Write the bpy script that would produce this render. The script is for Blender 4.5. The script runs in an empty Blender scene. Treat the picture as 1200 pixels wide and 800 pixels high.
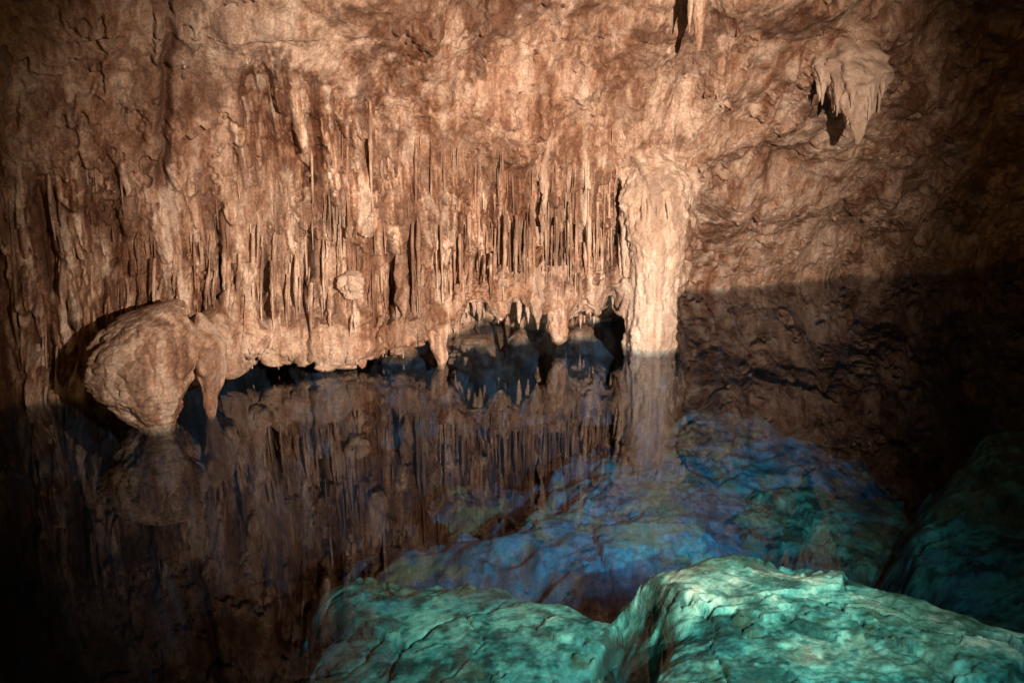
import bpy, math, random
import numpy as np
random.seed(7)
rng=np.random.RandomState(11)
scene=bpy.context.scene

# ---------------------------------------------------------------- noise
TAB=rng.rand(64,64,64).astype(np.float32)*2-1
TF=TAB.ravel()
def n3(x,y,z,seed=0):
    x=x+seed*7.31+100; y=y+seed*3.77+100; z=z+seed*5.13+100
    x,y,z=np.broadcast_arrays(x,y,z)
    xi=np.floor(x).astype(np.int64); yi=np.floor(y).astype(np.int64); zi=np.floor(z).astype(np.int64)
    fx=x-xi; fy=y-yi; fz=z-zi
    fx=fx*fx*(3-2*fx); fy=fy*fy*(3-2*fy); fz=fz*fz*(3-2*fz)
    r=0
    for a in (0,1):
        wa=fx if a else 1-fx
        ia=((xi+a)&63)*4096
        for b in (0,1):
            wb=wa*(fy if b else 1-fy)
            ib=ia+((yi+b)&63)*64
            for c in (0,1):
                r=r+wb*(fz if c else 1-fz)*TF[ib+((zi+c)&63)]
    return r
def fbm(x,y,z,sc,octv=4,seed=0,gain=.5):
    # each octave is rotated so the lattice never shows
    r=0;amp=1;tot=0
    for i in range(octv):
        r=r+amp*n3(x*sc,y*sc,z*sc,seed+i*1.7); tot+=amp; amp*=gain; sc*=2.07
        if i%2==0: x,y=.8*x-.6*y,.6*x+.8*y
    return r/tot
def ridge(x,y,z,sc,octv=3,seed=0):
    r=0;amp=1;tot=0
    for i in range(octv):
        r=r+amp*(1-np.abs(n3(x*sc,y*sc,z*sc,seed+i*1.3))*2.2); tot+=amp; amp*=.5; sc*=2.1
    return r/tot
def sst(a,b,x):
    t=np.clip((x-a)/(b-a),0,1); return t*t*(3-2*t)
def std_attrs(V):
    V=np.asarray(V,float); x,y,z=V[:,0],V[:,1],V[:,2]
    return {'n_big':.5+.6*fbm(x,y,z*.7,1.1,6,101,.66),'n_mid':.5+.6*fbm(x,y,z*.6,7.5,4,111,.75),
            'n_streak':.5+.6*fbm(x*13,y*13,z*1.0,1.0,5,121,.68),'n_stain':.5+.6*fbm(x,y,z*.6,1.9,6,131,.72)}

def mesh_obj(name,V,F,mat,attrs=None,smooth=True,std=True):
    V=np.asarray(V,dtype=np.float32); F=np.asarray(F,dtype=np.int32)
    me=bpy.data.meshes.new(name)
    me.vertices.add(len(V)); me.vertices.foreach_set("co",V.ravel())
    k=F.shape[1]
    me.loops.add(F.size); me.loops.foreach_set("vertex_index",F.ravel())
    me.polygons.add(len(F))
    me.polygons.foreach_set("loop_start",np.arange(0,F.size,k,dtype=np.int32))
    me.polygons.foreach_set("loop_total",np.full(len(F),k,dtype=np.int32))
    me.update(calc_edges=True)
    me.polygons.foreach_set("use_smooth",np.full(len(F),smooth))
    A=std_attrs(V) if std else {}
    if attrs: A.update(attrs)
    for n,a in A.items():
        at=me.attributes.new(n,'FLOAT','POINT'); at.data.foreach_set("value",np.ascontiguousarray(a,dtype=np.float32).ravel())
    me.materials.append(mat)
    ob=bpy.data.objects.new(name,me); scene.collection.objects.link(ob)
    return ob
def gridF(nu,nv):
    i=np.arange(nu-1)[:,None]*nv+np.arange(nv-1)[None,:]
    return np.stack([i,i+nv,i+nv+1,i+1],-1).reshape(-1,4)

# ---------------------------------------------------------------- materials
class NT:
    def __init__(s,name):
        s.m=bpy.data.materials.new(name); s.m.use_nodes=True; s.t=s.m.node_tree; s.t.nodes.clear()
        s.out=s.n('ShaderNodeOutputMaterial')
    def n(s,typ,**k):
        nd=s.t.nodes.new(typ)
        for a,b in k.items(): setattr(nd,a,b)
        return nd
    def l(s,a,b): s.t.links.new(a,b)
    def at(s,name): return s.n('ShaderNodeAttribute',attribute_name=name).outputs['Fac']
    def noise(s,vec,scale,detail=6,rough=.6):
        nd=s.n('ShaderNodeTexNoise'); nd.inputs['Scale'].default_value=scale; nd.inputs['Detail'].default_value=detail
        nd.inputs['Roughness'].default_value=rough
        s.l(vec,nd.inputs['Vector']); return nd.outputs[0]
    def ramp(s,fac,stops):
        r=s.n('ShaderNodeValToRGB'); cr=r.color_ramp
        while len(cr.elements)<len(stops): cr.elements.new(.5)
        for e,(p,c) in zip(cr.elements,stops):
            e.position=p; e.color=(c[0],c[1],c[2],1) if hasattr(c,'__len__') else (c,c,c,1)
        s.l(fac,r.inputs[0]); return r.outputs[0]
    def mix(s,fac,a,b,mode='MIX'):
        m=s.n('ShaderNodeMix',data_type='RGBA',blend_type=mode)
        for v,i in ((fac,0),(a,6),(b,7)):
            if isinstance(v,(int,float)): m.inputs[i].default_value=v
            elif isinstance(v,tuple): m.inputs[i].default_value=(*v,1)
            else: s.l(v,m.inputs[i])
        return m.outputs[2]
    def math(s,op,a,b=0.0):
        m=s.n('ShaderNodeMath',operation=op)
        for v,i in ((a,0),(b,1)):
            if isinstance(v,(int,float)): m.inputs[i].default_value=v
            else: s.l(v,m.inputs[i])
        return m.outputs[0]
    def finish(s,col,h,rough=.75,bs=.6,bd=.03,spec=.25):
        p=s.n('ShaderNodeBsdfPrincipled'); 
        s.l(col,p.inputs['Base Color'])
        p.inputs['Roughness'].default_value=rough
        p.inputs['Specular IOR Level'].default_value=spec
        b=s.n('ShaderNodeBump'); b.inputs['Strength'].default_value=bs; b.inputs['Distance'].default_value=bd
        s.l(h,b.inputs['Height']); s.l(b.outputs[0],p.inputs['Normal'])
        s.l(p.outputs[0],s.out.inputs[0]); return s.m

def limestone(name,pale=0.0,use_attr=True,dark=0.0):
    s=NT(name); g=s.n('ShaderNodeNewGeometry'); P=g.outputs['Position']
    fine=s.noise(P,46,3,.8)
    c_base=s.ramp(s.at('n_big'),[(.36,(.25,.125,.072)),(.46,(.39,.225,.145)),(.54,(.49,.32,.22)),(.64,(.60,.44,.33))])
    c_mid=s.ramp(s.at('n_mid'),[(.38,(.17,.072,.038)),(.46,(.38,.215,.135)),(.54,(.50,.33,.23)),(.63,(.68,.52,.40))])
    col=s.mix(.45,c_base,c_mid)
    st=s.ramp(s.at('n_streak'),[(.38,(.10,.038,.018)),(.46,(.38,.19,.105)),(.54,(.57,.365,.24)),(.64,(.84,.66,.51))])
    if use_attr:
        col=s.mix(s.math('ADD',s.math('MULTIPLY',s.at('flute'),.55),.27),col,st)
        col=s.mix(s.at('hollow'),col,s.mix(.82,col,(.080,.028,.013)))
    else:
        col=s.mix(.5,col,st)
    stain=s.ramp(s.at('n_stain'),[(.56,0.0),(.64,1.0)])
    col=s.mix(s.math('MULTIPLY',stain,.55 if pale<.1 else .2),col,(.12,.050,.025))
    col=s.mix(1.0,col,s.ramp(fine,[(.33,.62),(.62,1.18)]),'MULTIPLY')
    if pale: col=s.mix(pale,col,(.66,.51,.39))
    if dark: col=s.mix(dark,col,(.035,.018,.012))
    # below the waterline, light lost in the water is painted in as blue-black
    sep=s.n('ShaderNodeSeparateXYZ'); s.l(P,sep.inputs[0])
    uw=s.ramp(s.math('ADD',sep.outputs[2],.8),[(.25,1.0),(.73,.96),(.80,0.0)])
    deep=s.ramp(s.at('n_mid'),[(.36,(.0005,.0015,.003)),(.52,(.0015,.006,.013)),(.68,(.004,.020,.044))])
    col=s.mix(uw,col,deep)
    return s.finish(col,fine,.7,.65,.03,.22)
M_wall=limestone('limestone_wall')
M_drip=limestone('limestone_drip',.05,False)
M_dark=limestone('limestone_dark',0,False,.66)
M_col=limestone('limestone_column',.32,False)
M_white=limestone('calcite_pale',.5,False)

def submerged(name,bright=1.0,dd=0.0,con=1.0,bump=.4):
    s=NT(name); g=s.n('ShaderNodeNewGeometry'); P=g.outputs['Position']
    fine=s.noise(P,34,3,.78)
    sep=s.n('ShaderNodeSeparateXYZ'); s.l(P,sep.inputs[0])
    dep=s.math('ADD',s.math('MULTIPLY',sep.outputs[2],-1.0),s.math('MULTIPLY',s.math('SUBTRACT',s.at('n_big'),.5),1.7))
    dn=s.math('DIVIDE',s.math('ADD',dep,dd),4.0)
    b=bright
    water=s.ramp(dn,[(.04,(.30*b,.49*b,.38*b)),(.11,(.10*b,.36*b,.29*b)),(.19,(.030*b,.23*b,.205*b)),(.30,(.010*b,.11*b,.14*b)),(.42,(.005*b,.072*b,.145*b)),(.60,(.003*b,.026*b,.062*b)),(.85,(.0005,.002,.006))])  # absorption of light by the water, painted into the rock colour by depth
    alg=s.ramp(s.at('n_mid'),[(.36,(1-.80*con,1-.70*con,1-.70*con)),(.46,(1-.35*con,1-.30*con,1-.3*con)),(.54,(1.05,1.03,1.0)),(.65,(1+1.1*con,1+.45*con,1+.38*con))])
    col=s.mix(1.0,water,alg,'MULTIPLY')
    st=s.ramp(s.at('n_stain'),[(.52,0.0),(.61,1.0)])
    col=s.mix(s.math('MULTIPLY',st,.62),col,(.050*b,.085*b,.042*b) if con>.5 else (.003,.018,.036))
    col=s.mix(s.at('crack'),col,(.008,.022,.019))
    col=s.mix(1.0,col,s.ramp(fine,[(.3,.65),(.65,1.15)]),'MULTIPLY')
    return s.finish(col,fine,.9,bump,.03,.1)
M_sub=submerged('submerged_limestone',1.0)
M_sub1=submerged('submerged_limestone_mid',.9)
M_subd=submerged('submerged_limestone_darker',.5)  # same rock colours, darker overall
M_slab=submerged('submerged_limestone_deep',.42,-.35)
M_haze_ledge=submerged('blue_haze_ledge_rock',.95,.50,.75,.2)  # depth offset paints the blue haze of the water into the rock
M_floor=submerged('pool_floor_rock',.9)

# ---------------------------------------------------------------- cave wall
def yf(x):
    y=9.06+.36*x
    return y-.25*np.clip(-4.6-x,0,99)**2
def yR(x):
    y=11.75+.42*(x-2)
    return y-.45*np.clip(x-9,0,99)**2
Ex=np.array([-20,-3.4,-3.05,-2.75,-2.2,-1.6,-1.22,-1.0,-.84,-.6,-.31,.08,.25,.4,.6,.82,1.1,1.5,20])
Ez=np.array([-.8,-.8,-.3,.1,.17,.13,.09,.14,.25,.34,.42,.44,.34,.26,.28,.36,.38,.45,.45])
def lip(x): return np.interp(x,Ex,Ez)
xs=np.concatenate([np.linspace(-14,-4.7,60,endpoint=False),np.linspace(-4.7,1.30,720,endpoint=False),
   np.linspace(1.30,2.05,150,endpoint=False),np.linspace(2.05,8,470,endpoint=False),np.linspace(8,14,40)])
D=.95*sst(-3.1,-2.6,xs)*(1+.5*fbm(xs,xs*0,xs*0,1.5,3,5))
E=lip(xs)+.11*fbm(xs,xs*0,xs*0,4.5,5,3,.6)
one=np.ones_like(xs)
L=[(D+3.0,-6*one),(D+.7,-.6*one),(D*.95,.10*one+np.maximum(E,-.2)*.25),(D*.7,E*.6+.2),(D*.12-.06,E+.09),(-.14*one,E+.02),(-.24*one,E+.18),
   (.04*one,.95*one),(0*one,1.3*one),(-.03*one,1.75*one),(-.17*one,2.2*one),(-.42*one,2.8*one),(-1.1*one,3.5*one),(-4.0*one,4.3*one),(-9*one,4.7*one),(-15*one,4.7*one)]
R=[(2.6,-6),(.6,-.6),(0,.05),(-.1,.22),(-.2,.36),(-.28,.45),(-.5,.66),(-.9,.95),(-1.35,1.3),(-1.85,1.7),(-2.3,2.2),(-2.75,2.8),(-3.7,3.5),(-6.5,4.3),(-11.5,4.7),(-17.5,4.7)]
w=sst(1.55,1.95,xs)
CP=np.zeros((len(xs),len(L),2))
for i,(a,b) in enumerate(zip(L,R)):
    CP[:,i,0]=(yf(xs)+a[0])*(1-w)+(yR(xs)+b[0])*w
    CP[:,i,1]=a[1]*(1-w)+b[1]*w
segn=[10,20,30,30,14,26,78,60,70,70,78,50,30,16,8]
pts=[]
for i,n in enumerate(segn):
    p0=CP[:,max(i-1,0)];p1=CP[:,i];p2=CP[:,i+1];p3=CP[:,min(i+2,len(L)-1)]
    for t in np.arange(n)/n:
        cr=.5*((2*p1)+(-p0+p2)*t+(2*p0-5*p1+4*p2-p3)*t*t+(-p0+3*p1-3*p2+p3)*t**3)
        li=p1*(1-t)+p2*t
        pts.append(.6*cr+.4*li)
pts.append(CP[:,-1])
PR=np.stack(pts,1)
nu,nv=PR.shape[:2]
X=np.repeat(xs[:,None],nv,1); Y=PR[:,:,0]; Z=PR[:,:,1]
du=np.stack([np.gradient(a,axis=0) for a in (X,Y,Z)],-1); dv=np.stack([np.gradient(a,axis=1) for a in (X,Y,Z)],-1)
N=np.cross(du,dv); N/=np.linalg.norm(N,axis=-1,keepdims=True)+1e-9
rough=.12+.88*sst(-.02,.28,fbm(X,Y,Z,1.1,3,15))
H=.20*fbm(X,Y,Z,.7,2,1)+.15*fbm(X,Y,Z,1.8,3,5)+rough*(.046*fbm(X,Y,Z*.6,8,5,9,.68)+.012*fbm(X,Y,Z,28,2,13))+.008*fbm(X,Y,Z*.6,24,3,14,.7)
H+=.08*np.clip(ridge(X,Y*.6,Z*.6,1.1,2,20),-1,1)
H+=.07*np.abs(fbm(X,Y,Z*.7,1.6,3,23))*2*rough
pl=fbm(X,Y,Z*.7,.9,6,61,.66)*2.4; plf=pl-np.floor(pl); H+=.09*(plf-sst(.82,.98,plf))
ck=np.abs(fbm(X,Y,Z*.6,.9,4,31)); ckm=(1-sst(0,.010,ck))*sst(0,.2,fbm(X,Y,Z,.8,2,33)); H-=.05*ckm
facade=(1-sst(1.5,1.8,X))
left=1-sst(-2.2,-.6,X)
top=1.74+.34*fbm(X,Y*0,Z*0,1.6,3,41)+.85*left*sst(-.2,.2,fbm(X,Y*0,Z*0,.9,2,47))
fm=facade*sst(E[:,None]+.14,E[:,None]+.42,Z)*(1-sst(top-.3,top+.25,Z))
fm*=.55+.45*sst(-.3,.1,fbm(X,Y*0,Z*.7,1.5,3,43)+.35*sst(-1.2,-.5,X)*(1-sst(1.3,1.6,Z)))
def hsh(i,j): return TAB[(i.astype(int)*13+7)&63,(j.astype(int)*29+3)&63,(i.astype(int)*5+j.astype(int)*11)&63]*.5+.5
def shingle(wd,T,amp,seed):
    Xw=X+.09*fbm(X,Y*0,Z*.6,2.0,3,seed)+.025*n3(X*9,Z*2,Z*0,seed)
    Xw=Xw+.35*wd*n3(X/wd*.37,Z*.5,Z*0,seed+4)*2
    i=np.floor(Xw/wd+seed*10)
    f=Xw/wd+seed*10-i
    rnd=np.sqrt(np.clip(1-(2*f-1)**2,0,1))
    Ti=T*(.6+1.3*hsh(i,i+seed))
    zz=(Z-.14*(1-rnd)*(T/.5))/Ti+hsh(i+5,i*3+seed)*5
    j=np.floor(zz); g=zz-j
    a=np.clip(hsh(i+2,j+seed*2)*1.7-.3,0,1.3)
    return amp*a*rnd*(1-g)**1.2*sst(.0,.04,g), rnd
s1,r1=shingle(.23,1.2,.17,1); s2,r2=shingle(.11,1.0,.14,2); s3,r3=shingle(.05,.8,.085,3); s4,r4=shingle(.028,.5,.05,4)
S=s1+s2+s3+s4
H+=fm*(S-.10)
fis=np.zeros_like(X)
for cx,z0,z1,wd,dp,sl in [(-3.62,.75,1.75,.045,.22,.0),(-2.80,1.6,2.95,.035,.12,.2),(-2.1,.5,1.15,.03,.2,.05),(-1.72,.6,1.3,.03,.18,0),(-2.45,.55,1.5,.02,.15,.1),(-1.1,.4,1.2,.025,.15,0),(-3.2,.9,2.0,.02,.08,.1)]:
    xx=X-cx-sl*(Z-z0)-.07*n3(Z*1.6,Z*0,Z*0,cx)-.03*n3(Z*6,Z*0,Z*0,cx+3)+.03*fbm(X,Y,Z,9,3,cx)
    mk=sst(z0-.1,z0+.15,Z)*(1-sst(z1-.25,z1+.1,Z))*facade
    H-=dp*np.exp(-(xx/wd)**2)*mk
    fis=np.maximum(fis,mk*np.exp(-(xx/(wd*1.7))**2))
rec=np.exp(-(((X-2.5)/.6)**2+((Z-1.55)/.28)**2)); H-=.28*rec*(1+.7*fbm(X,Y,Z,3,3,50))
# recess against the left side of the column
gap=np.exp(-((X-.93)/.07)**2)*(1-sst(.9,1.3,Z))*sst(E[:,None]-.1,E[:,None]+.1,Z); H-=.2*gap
H+=.09*sst(3.0,5,X)*ridge(X,Y,Z,1.8,3,60)
far=sst(-.5,-.2,Z)
H*=np.clip(far+.4,0,1)
X2=X+N[...,0]*H; Y2=Y+N[...,1]*H; Z2=Z+N[...,2]*H
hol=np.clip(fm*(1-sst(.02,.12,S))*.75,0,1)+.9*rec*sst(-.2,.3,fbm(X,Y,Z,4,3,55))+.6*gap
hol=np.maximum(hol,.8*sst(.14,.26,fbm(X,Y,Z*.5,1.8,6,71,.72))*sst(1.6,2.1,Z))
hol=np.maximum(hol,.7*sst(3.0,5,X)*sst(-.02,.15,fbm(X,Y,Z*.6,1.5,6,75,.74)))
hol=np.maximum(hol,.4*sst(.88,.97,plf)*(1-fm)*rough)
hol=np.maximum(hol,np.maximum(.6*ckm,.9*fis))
V=np.stack([X2,Y2,Z2],-1).reshape(-1,3)
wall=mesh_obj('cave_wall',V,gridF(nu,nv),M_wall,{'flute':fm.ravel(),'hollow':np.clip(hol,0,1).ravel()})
def ysurf(x,z):
    i=int(np.argmin(np.abs(xs-x))); a=sum(segn[:6])
    k=a+int(np.argmin(np.abs(Z2[i,a:a+330]-z))); return float(Y2[i,k])

# ---------------------------------------------------------------- lofted formations
def loft_parts(path,n=28,amp=.02,nsc=7,fl=0.0,flk=9,seed=0,sub=8):
    P=np.array(path,float); k=len(P)
    t=np.linspace(0,k-1,(k-1)*sub+1); Q=np.stack([np.interp(t,np.arange(k),P[:,c]) for c in range(5)],1)
    for _ in range(sub//2):
        Q[1:-1]=.25*Q[:-2]+.5*Q[1:-1]+.25*Q[2:]
    a=np.linspace(0,2*np.pi,n,endpoint=False)
    m=len(Q)
    A=np.repeat(a[None],m,0)
    flz=fl*(np.sin(A*flk+seed+2*n3(Q[:,2:3]*2,A*0,A*0,seed))*.6+np.sin(A*(flk*1.7)+1.3*seed)*.4)
    flz=flz*(.5+n3(np.cos(A)*2,np.sin(A)*2,Q[:,2:3]*2.5+A*0,seed+2))
    cx=Q[:,0:1]+np.cos(A)*Q[:,3:4]; cy=Q[:,1:2]+np.sin(A)*Q[:,4:5]; cz=np.repeat(Q[:,2:3],n,1)
    d=amp*fbm(cx,cy,cz*.7,nsc,5,seed,.55)+flz*Q[:,3:4]
    if n>=140:
        d=d+.022*fbm(cx,cy,cz,16,4,seed+8,.75)-.016*(1-sst(0,.08,np.abs(fbm(cx,cy,cz*.6,3.2,3,seed+5))))
    sc=np.clip(Q[:,3:4]/(Q[:,3:4].max()),.15,1)
    cx=cx+np.cos(A)*d*sc; cy=cy+np.sin(A)*d*sc
    V=np.stack([cx,cy,cz],-1).reshape(-1,3)
    i=np.arange(m-1)[:,None]*n; j=np.arange(n)[None]; j2=(j+1)%n
    F=np.stack([i+j,i+j2,i+n+j2,i+n+j],-1).reshape(-1,4)
    return V,F
def join(parts):
    Vs=[];Fs=[];o=0
    for V,F in parts: Vs.append(V);Fs.append(F+o);o+=len(V)
    return np.concatenate(Vs),np.concatenate(Fs)
def spike(x,y,z0,z1,r,seed,n=10,lean=0,sub=4,back=0.0):
    dz=z0-z1
    return loft_parts([(x,y+back,z0,r*.8,r*.8),(x+lean*.3,y+back*.35,z0-dz*.3,r,r),(x+lean*.6,y,z0-dz*.65,r*.7,r*.7),(x+lean,y,z1,.004,.004)],n,r*.9,12/max(r*12,.6),.06,3,seed,sub)

# limestone column
c=[(1.31,9.30,-1.2,.17,.17),(1.30,9.27,-.35,.21,.21),(1.30,9.24,0,.255,.24),(1.30,9.24,.3,.262,.25),(1.30,9.24,.65,.258,.25),(1.31,9.27,.95,.27,.25),
   (1.32,9.34,1.2,.295,.27),(1.33,9.44,1.42,.33,.30),(1.28,9.60,1.62,.38,.34),(1.22,9.85,1.82,.40,.38),(1.2,10.1,2.0,.3,.3)]
parts=[loft_parts(c,180,.15,5,.12,8,2,30)]
for k in range(40):
    a=random.uniform(math.pi*.98,math.pi*2.02); zz=random.uniform(.5,1.25)
    x=1.31+.27*math.cos(a); y=9.32+.24*math.sin(a)
    parts.append(spike(x,y,min(zz+random.uniform(.3,.6),1.45),zz,random.uniform(.015,.045),k,12,0,6,.16))
for k in range(14):
    x=1.48+.028*k+random.uniform(-.03,.03); b=1.15+.03*k+random.uniform(-.2,.12)
    parts.append(spike(x,9.43+.02*k,1.62+random.uniform(-.1,.1),b,random.uniform(.035,.07),k+30,14,sub=8,back=.4))
V,F=join(parts); mesh_obj('limestone_column',V,F,M_col)

# hanging bulb formation at left
c=[(-2.58,7.02,-.5,.10,.10),(-2.60,7.02,-.12,.13,.12),(-2.62,7.02,.0,.16,.15),(-2.65,7.02,.13,.25,.24),(-2.68,7.03,.30,.34,.33),(-2.68,7.05,.48,.37,.36),
   (-2.65,7.09,.64,.34,.35),(-2.60,7.15,.75,.27,.30),(-2.54,7.25,.82,.16,.22),(-2.52,7.35,.86,.02,.02)]
parts=[loft_parts(c,190,.22,4,.012,5,5,28)]
parts.append(loft_parts([(-2.27,7.18,-.03,.02,.02),(-2.28,7.2,.08,.05,.06),(-2.28,7.25,.2,.07,.10),(-2.30,7.3,.34,.11,.18),(-2.36,7.4,.52,.14,.25),(-2.40,7.5,.72,.02,.02)],60,.12,6,.05,5,8,12))
parts.append(loft_parts([(-2.45,7.8,.20,.03,.03),(-2.42,7.8,.28,.15,.3),(-2.42,7.85,.42,.2,.4),(-2.42,7.95,.56,.15,.4),(-2.40,8.1,.7,.02,.02)],90,.2,5,.02,5,9,16))
V,F=join(parts); mesh_obj('bulbous_stalactite',V,F,M_drip)

# small dark rock stubs breaking the surface under the overhang
for (x,y,rx,ry,h,sd) in [(-1.06,8.95,.20,.16,.08,3),(-.35,9.35,.22,.18,.05,5),(.05,9.5,.13,.12,.07,9),(.68,9.6,.2,.16,.08,8),(-1.8,8.8,.2,.15,.04,11)]:
    V,F=loft_parts([(x,y+.3,-1.0,rx*1.6,ry*1.6),(x,y+.15,-.3,rx*1.25,ry*1.25),(x,y,-.05,rx,ry),(x+.03,y+.03,h*.6,rx*.6,ry*.6),(x+.05,y+.06,h,.02,.02)],100,.26,6,.2,4,sd,14)
    mesh_obj('rock_stub',V,F,M_dark)

parts=[]
for k in range(480):
    x=random.triangular(-2.6,1.7,.3) if random.random()<.5 else random.uniform(-3.9,1.7)
    e=float(lip(x)); z1=random.uniform(max(e+.08,.36),1.55)
    if random.random()<.45: z1=min(z1,e+.08+.45*random.random())
    ln=random.uniform(.25,1.0); r=random.choice([.006,.009,.012,.016,.022])
    y=ysurf(x,z1+.3*ln)
    parts.append(spike(x,y-random.uniform(-.015,.02),z1+ln,z1,r,k,9,random.uniform(-.02,.02),5,.14))
V,F=join(parts); mesh_obj('stalactite_curtain',V,F,M_drip)
parts=[]
for k in range(90):
    x=random.uniform(-2.5,1.2); e=float(lip(x))
    ln=random.choice([.02,.04,.05,.1,.13,.17]); r=random.uniform(.012,.05)
    y=yf(x)-.1+random.uniform(-.05,.18)
    parts.append(spike(x,y,e+.2,max(e-ln,.03),r,k+9,12))
V,F=join(parts); mesh_obj('stalactite_fringe',V,F,M_drip)

def stal(name,path,mat,seed,extra=(),amp=.09):
    parts=[loft_parts(path,64,amp,8,.05,6,seed,14)]
    for e in extra: parts.append(spike(*e))
    V,F=join(parts); mesh_obj(name,V,F,mat)
stal('stalactite',[(-.70,8.72,.55,.2,.2),(-.68,8.66,.40,.14,.13),(-.66,8.62,.27,.11,.1),(-.66,8.6,.15,.07,.07),(-.62,8.58,.05,.05,.045),(-.63,8.58,-.05,.03,.03)],M_drip,3)
stal('stalactite',[(.22,9.1,1.15,.05,.05),(.22,8.95,.8,.065,.06),(.22,8.92,.55,.06,.05),(.23,8.92,.38,.045,.04),(.23,8.92,.29,.008,.008)],M_col,4)
stal('stalactite',[(.42,9.12,.8,.14,.14),(.42,9.05,.5,.11,.1),(.42,9.0,.33,.10,.09),(.43,9.0,.18,.09,.08),(.43,9.0,.10,.07,.06),(.43,9.0,.06,.02,.02)],M_drip,6)
stal('stalactite',[(-.12,9.0,.7,.14,.12),(-.12,8.88,.5,.12,.1),(-.11,8.85,.4,.1,.08),(-.1,8.85,.33,.02,.02)],M_drip,7)
stal('stalactite',[(-.95,8.75,1.0,.04,.04),(-.95,8.5,.75,.06,.05),(-.94,8.48,.6,.05,.05),(-.94,8.48,.44,.01,.01)],M_drip,12)
stal('stalactite',[(.3,9.1,2.0,.02,.02),(.3,9.0,1.6,.03,.03),(.28,8.95,1.3,.03,.03),(.27,8.95,1.0,.01,.01)],M_col,13)
stal('calcite_knob',[(-1.38,8.6,.88,.02,.02),(-1.38,8.45,.82,.08,.07),(-1.38,8.40,.73,.105,.09),(-1.37,8.42,.64,.075,.07),(-1.37,8.55,.58,.02,.02)],M_white,14,amp=.16)
ex=[]
for k in range(34):
    fx=random.uniform(-.30,.27)
    ex.append((3.10+fx,9.36+random.uniform(-.1,.08),2.66+random.uniform(-.12,.05),2.10+abs(fx)*.7+random.uniform(-.12,.12),random.uniform(.025,.06),k+80,14,0,6,.35))
stal('stalactite_cluster',[(3.06,10.0,2.95,.22,.26),(3.08,9.7,2.72,.29,.26),(3.10,9.46,2.48,.29,.22),(3.12,9.42,2.3,.23,.17),(3.15,9.41,2.12,.14,.11),(3.17,9.41,1.98,.08,.07),(3.18,9.41,1.86,.012,.012)],M_white,15,ex,.2)
stal('stalactite',[(1.5,8.6,3.6,.10,.1),(1.5,8.45,3.05,.06,.06),(1.5,8.42,2.82,.045,.045),(1.5,8.42,2.66,.01,.01)],M_drip,16,[(1.42,8.42,3.4,2.8,.04,3)])

# ---------------------------------------------------------------- pool floor
gx=np.linspace(-14,15,620); gy=np.linspace(-8,19,560)
GX,GY=np.meshgrid(gx,gy,indexing='ij')
dz=-4.8+2.4*np.exp(-(((GX-2.0)/2.0)**2+((GY-5.5)/4.0)**2))+2.1*np.exp(-(((GX-1.0)/1.9)**2+((GY-9.5)/2.6)**2))+.8*sst(2.5,5,GX)
dz=dz+.45*fbm(GX,GY,GX*0,.9,4,81)+.2*np.abs(fbm(GX,GY,GX*0,2.6,4,83))*2+.05*fbm(GX,GY,GX*0,8,2,85)
dz=np.minimum(dz,-1.5+.1*fbm(GX,GY,GX*0,2,3,88))
V=np.stack([GX,GY,dz],-1).reshape(-1,3)
mesh_obj('pool_floor',V,gridF(620,560),M_floor)

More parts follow.
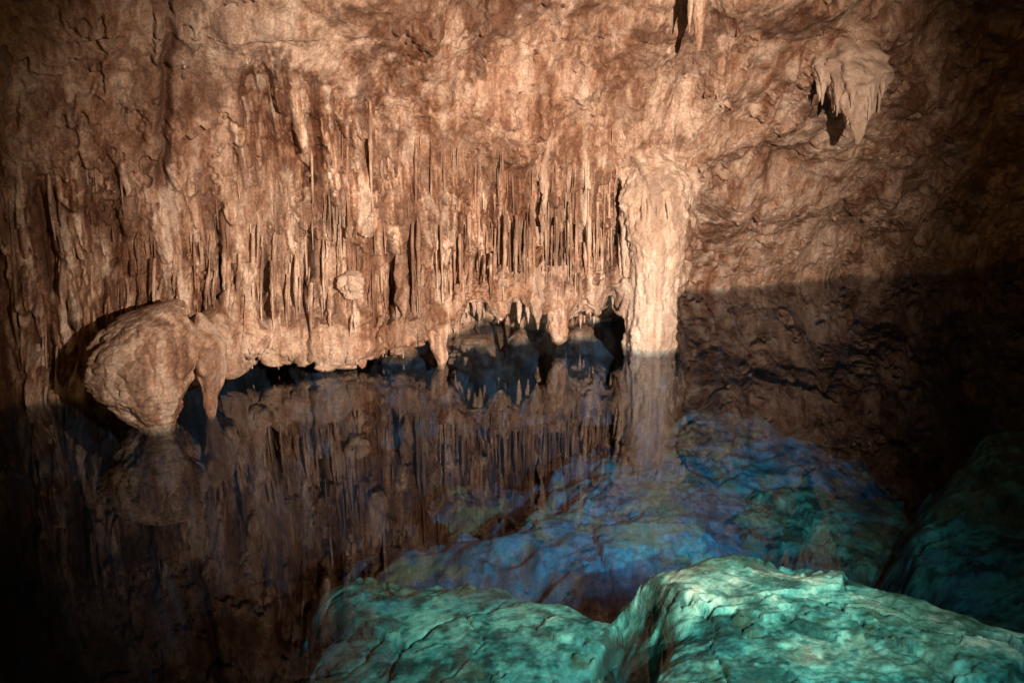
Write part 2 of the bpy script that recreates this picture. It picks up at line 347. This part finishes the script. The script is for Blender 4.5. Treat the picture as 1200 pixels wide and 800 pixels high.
# ---------------------------------------------------------------- submerged rocks
def sdpoly(px,py,poly):
    d=np.full(px.shape,1e9); ins=np.zeros(px.shape,bool); n=len(poly)
    for i in range(n):
        ax,ay=poly[i]; bx,by=poly[(i+1)%n]
        ex,ey=bx-ax,by-ay; wx,wy=px-ax,py-ay
        t=np.clip((wx*ex+wy*ey)/(ex*ex+ey*ey),0,1)
        d=np.minimum(d,np.hypot(wx-ex*t,wy-ey*t))
        c=((ay>py)!=(by>py))&(px<(bx-ax)*(py-ay)/(by-ay+1e-12)+ax)
        ins^=c
    return np.where(ins,-d,d)
def rock(name,poly,zt,tilt,mat,seed,res=.014,pad=1.2,amp=1.0,slope=1.5,cs=1.1,warp=.30,rim=.08,rl=.14):
    P=np.array(poly); x0,y0=P.min(0)-pad; x1,y1=P.max(0)+pad
    gx=np.arange(x0,x1,res); gy=np.arange(y0,y1,res)
    A,B=np.meshgrid(gx,gy,indexing='ij')
    O=A*0
    wx=A+warp*fbm(A,B,O,1.4,4,seed,.5); wy=B+warp*fbm(A,B,O,1.4,4,seed+4,.5)
    d=sdpoly(wx,wy,poly)
    zz=zt+tilt[0]*(A-P[:,0].mean())+tilt[1]*(B-P[:,1].mean())
    px_=A/cs+.25*fbm(A,B,O,1.5,5,seed+11); py_=B/cs+.25*fbm(A,B,O,1.5,5,seed+12)
    best=np.full(A.shape,9.);sec=np.full(A.shape,9.);hid=O.copy();tx=O.copy();ty=O.copy()
    ci=np.floor(px_);cj=np.floor(py_)
    for a in (-1,0,1):
        for b in (-1,0,1):
            ii=ci+a;jj=cj+b
            h1=hsh(ii+seed,jj);h2=hsh(ii+7,jj+seed+3);h3=hsh(ii+19,jj+seed+9)
            ex=px_-(ii+h1);ey=py_-(jj+h2);dd=ex*ex+ey*ey
            nb=dd<best
            sec=np.where(nb,best,np.minimum(sec,dd)); 
            tx=np.where(nb,(h2-.5)*ex,tx);ty=np.where(nb,(h3-.5)*ey,ty);hid=np.where(nb,h3,hid);best=np.where(nb,dd,best)
    edg=np.sqrt(sec)-np.sqrt(best)
    crk=(1-sst(.0,.03,edg))*sst(-.25,.1,fbm(A,B,O,1.4,2,seed+21))
    zz=zz+amp*(.09*(hid-.5)*sst(0,.05,edg)+.12*(tx+ty))-.06*crk
    rg=.25+.75*sst(-.1,.2,fbm(A,B,O,1.6,3,seed+41))
    zz=zz+amp*(.04*fbm(A,B,O,1.1,3,seed+1)+rg*(.020*fbm(A,B,O,7,5,seed+3,.72)+.008*fbm(A,B,O,30,2,seed+5)))
    q=fbm(A,B,O,.7,6,seed+31,.66)*2.6; qf=q-np.floor(q); zz=zz+amp*.035*(qf-sst(.9,.985,qf))
    ck=np.abs(fbm(A,B,O,.7,5,seed+9)); c2=(1-sst(0,.009,ck)); zz-=.05*c2
    edge=np.where(d>0,slope*d+rim,rim*np.exp(np.minimum(d,0)/rl))
    zz=zz-edge+.18*sst(0,.6,d)*fbm(A,B,O,1.6,4,seed+6)
    zz=np.minimum(zz,-.05)
    V=np.stack([A,B,zz],-1).reshape(-1,3); F=gridF(len(gx),len(gy))
    mx=d.ravel()[F].min(1)<pad*.9
    return mesh_obj(name,V,F[mx],mat,{'crack':np.clip(.75*crk+.8*c2,0,1).ravel()})
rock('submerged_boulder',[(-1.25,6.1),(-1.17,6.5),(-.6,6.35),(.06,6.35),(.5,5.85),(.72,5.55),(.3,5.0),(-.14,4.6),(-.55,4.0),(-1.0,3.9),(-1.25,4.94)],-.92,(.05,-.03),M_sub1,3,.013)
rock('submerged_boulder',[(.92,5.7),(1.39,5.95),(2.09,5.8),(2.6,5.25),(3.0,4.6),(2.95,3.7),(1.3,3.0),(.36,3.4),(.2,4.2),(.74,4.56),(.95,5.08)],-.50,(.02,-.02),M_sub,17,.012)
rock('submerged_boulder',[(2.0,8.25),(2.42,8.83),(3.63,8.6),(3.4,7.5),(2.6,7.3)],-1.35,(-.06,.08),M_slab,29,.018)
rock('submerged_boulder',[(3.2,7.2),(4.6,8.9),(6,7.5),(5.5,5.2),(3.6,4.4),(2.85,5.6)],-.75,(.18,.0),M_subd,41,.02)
rock('blue_haze_ledge',[(-.3,7.6),(.3,7.0),(1.3,6.7),(2.2,7.4),(2.8,8.8),(3.3,10.4),(2.3,11.2),(1.4,10.4),(.7,9.8),(.2,8.8)],-1.25,(.0,.035),M_haze_ledge,67,.018,1.5,.7,.5,.9,.95,.3,.5)  # ledge added to carry the blue haze as surface colour

# ---------------------------------------------------------------- water
s=NT('still_cave_water'); g=s.n('ShaderNodeNewGeometry')
tr=s.n('ShaderNodeBsdfTransparent'); tr.inputs[0].default_value=(.84,.96,1,1)
gl=s.n('ShaderNodeBsdfGlossy'); gl.inputs['Roughness'].default_value=.0; gl.inputs[0].default_value=(1,1,1,1)
dot=s.n('ShaderNodeVectorMath',operation='DOT_PRODUCT'); s.l(g.outputs['Incoming'],dot.inputs[0]); s.l(g.outputs['Normal'],dot.inputs[1])
c=s.math('ABSOLUTE',dot.outputs['Value']); f5=s.math('POWER',s.math('SUBTRACT',1.0,c),5.0)
fac=s.math('ADD',s.math('MULTIPLY',f5,.98),.02)
mx=s.n('ShaderNodeMixShader'); s.l(fac,mx.inputs[0]); s.l(tr.outputs[0],mx.inputs[1]); s.l(gl.outputs[0],mx.inputs[2]); s.l(mx.outputs[0],s.out.inputs[0])
mesh_obj('water',[(-16,-9,0),(16,-9,0),(16,19,0),(-16,19,0)],[(0,1,2,3)],s.m,smooth=False,std=False)

# ---------------------------------------------------------------- light
def aim(ob,t):
    from mathutils import Vector
    ob.rotation_euler=(Vector(t)-ob.location).to_track_quat('-Z','Y').to_euler()
def spot(name,loc,tgt,power,size,blend,col,rad=.06):
    d=bpy.data.lights.new(name,'SPOT'); d.energy=power; d.spot_size=math.radians(size); d.spot_blend=blend; d.color=col; d.shadow_soft_size=rad
    o=bpy.data.objects.new(name,d); scene.collection.objects.link(o); o.location=loc; aim(o,tgt); return o
spot('cave_lamp',(2.3,-.2,2.7),(.15,9.0,.75),7600,55,1.0,(1,.80,.66),.04)
spot('pool_rock_fill',(1.9,1.4,2.4),(1.1,5.3,-.5),560,62,.9,(.9,1,.97))  # added spot above the water, out of view, brightens the near submerged rocks
spot('blue_glow_fill',(1.1,6.2,-.12),(1.5,10.2,-1.4),230,90,1.0,(.45,.78,1),.05)  # added unseen spot, gives the blue glow over the ledge
wd=bpy.data.worlds.new("World"); scene.world=wd; wd.use_nodes=True
sk=wd.node_tree.nodes.new('ShaderNodeTexSky'); sk.sky_type='NISHITA'; sk.sun_disc=False; sk.sun_elevation=math.radians(4); sk.sun_rotation=math.radians(170)
bg=wd.node_tree.nodes['Background']; bg.inputs[1].default_value=.02; wd.node_tree.links.new(sk.outputs[0],bg.inputs[0])

cam=bpy.data.cameras.new('camera'); co=bpy.data.objects.new('camera',cam); scene.collection.objects.link(co)
co.location=(0,0,2.5); co.rotation_euler=(math.radians(75),0,0); cam.sensor_width=36; cam.lens=36*1178/1200; cam.clip_end=200
scene.camera=co
scene.view_settings.view_transform='Standard'; scene.view_settings.look='None'; scene.view_settings.exposure=0
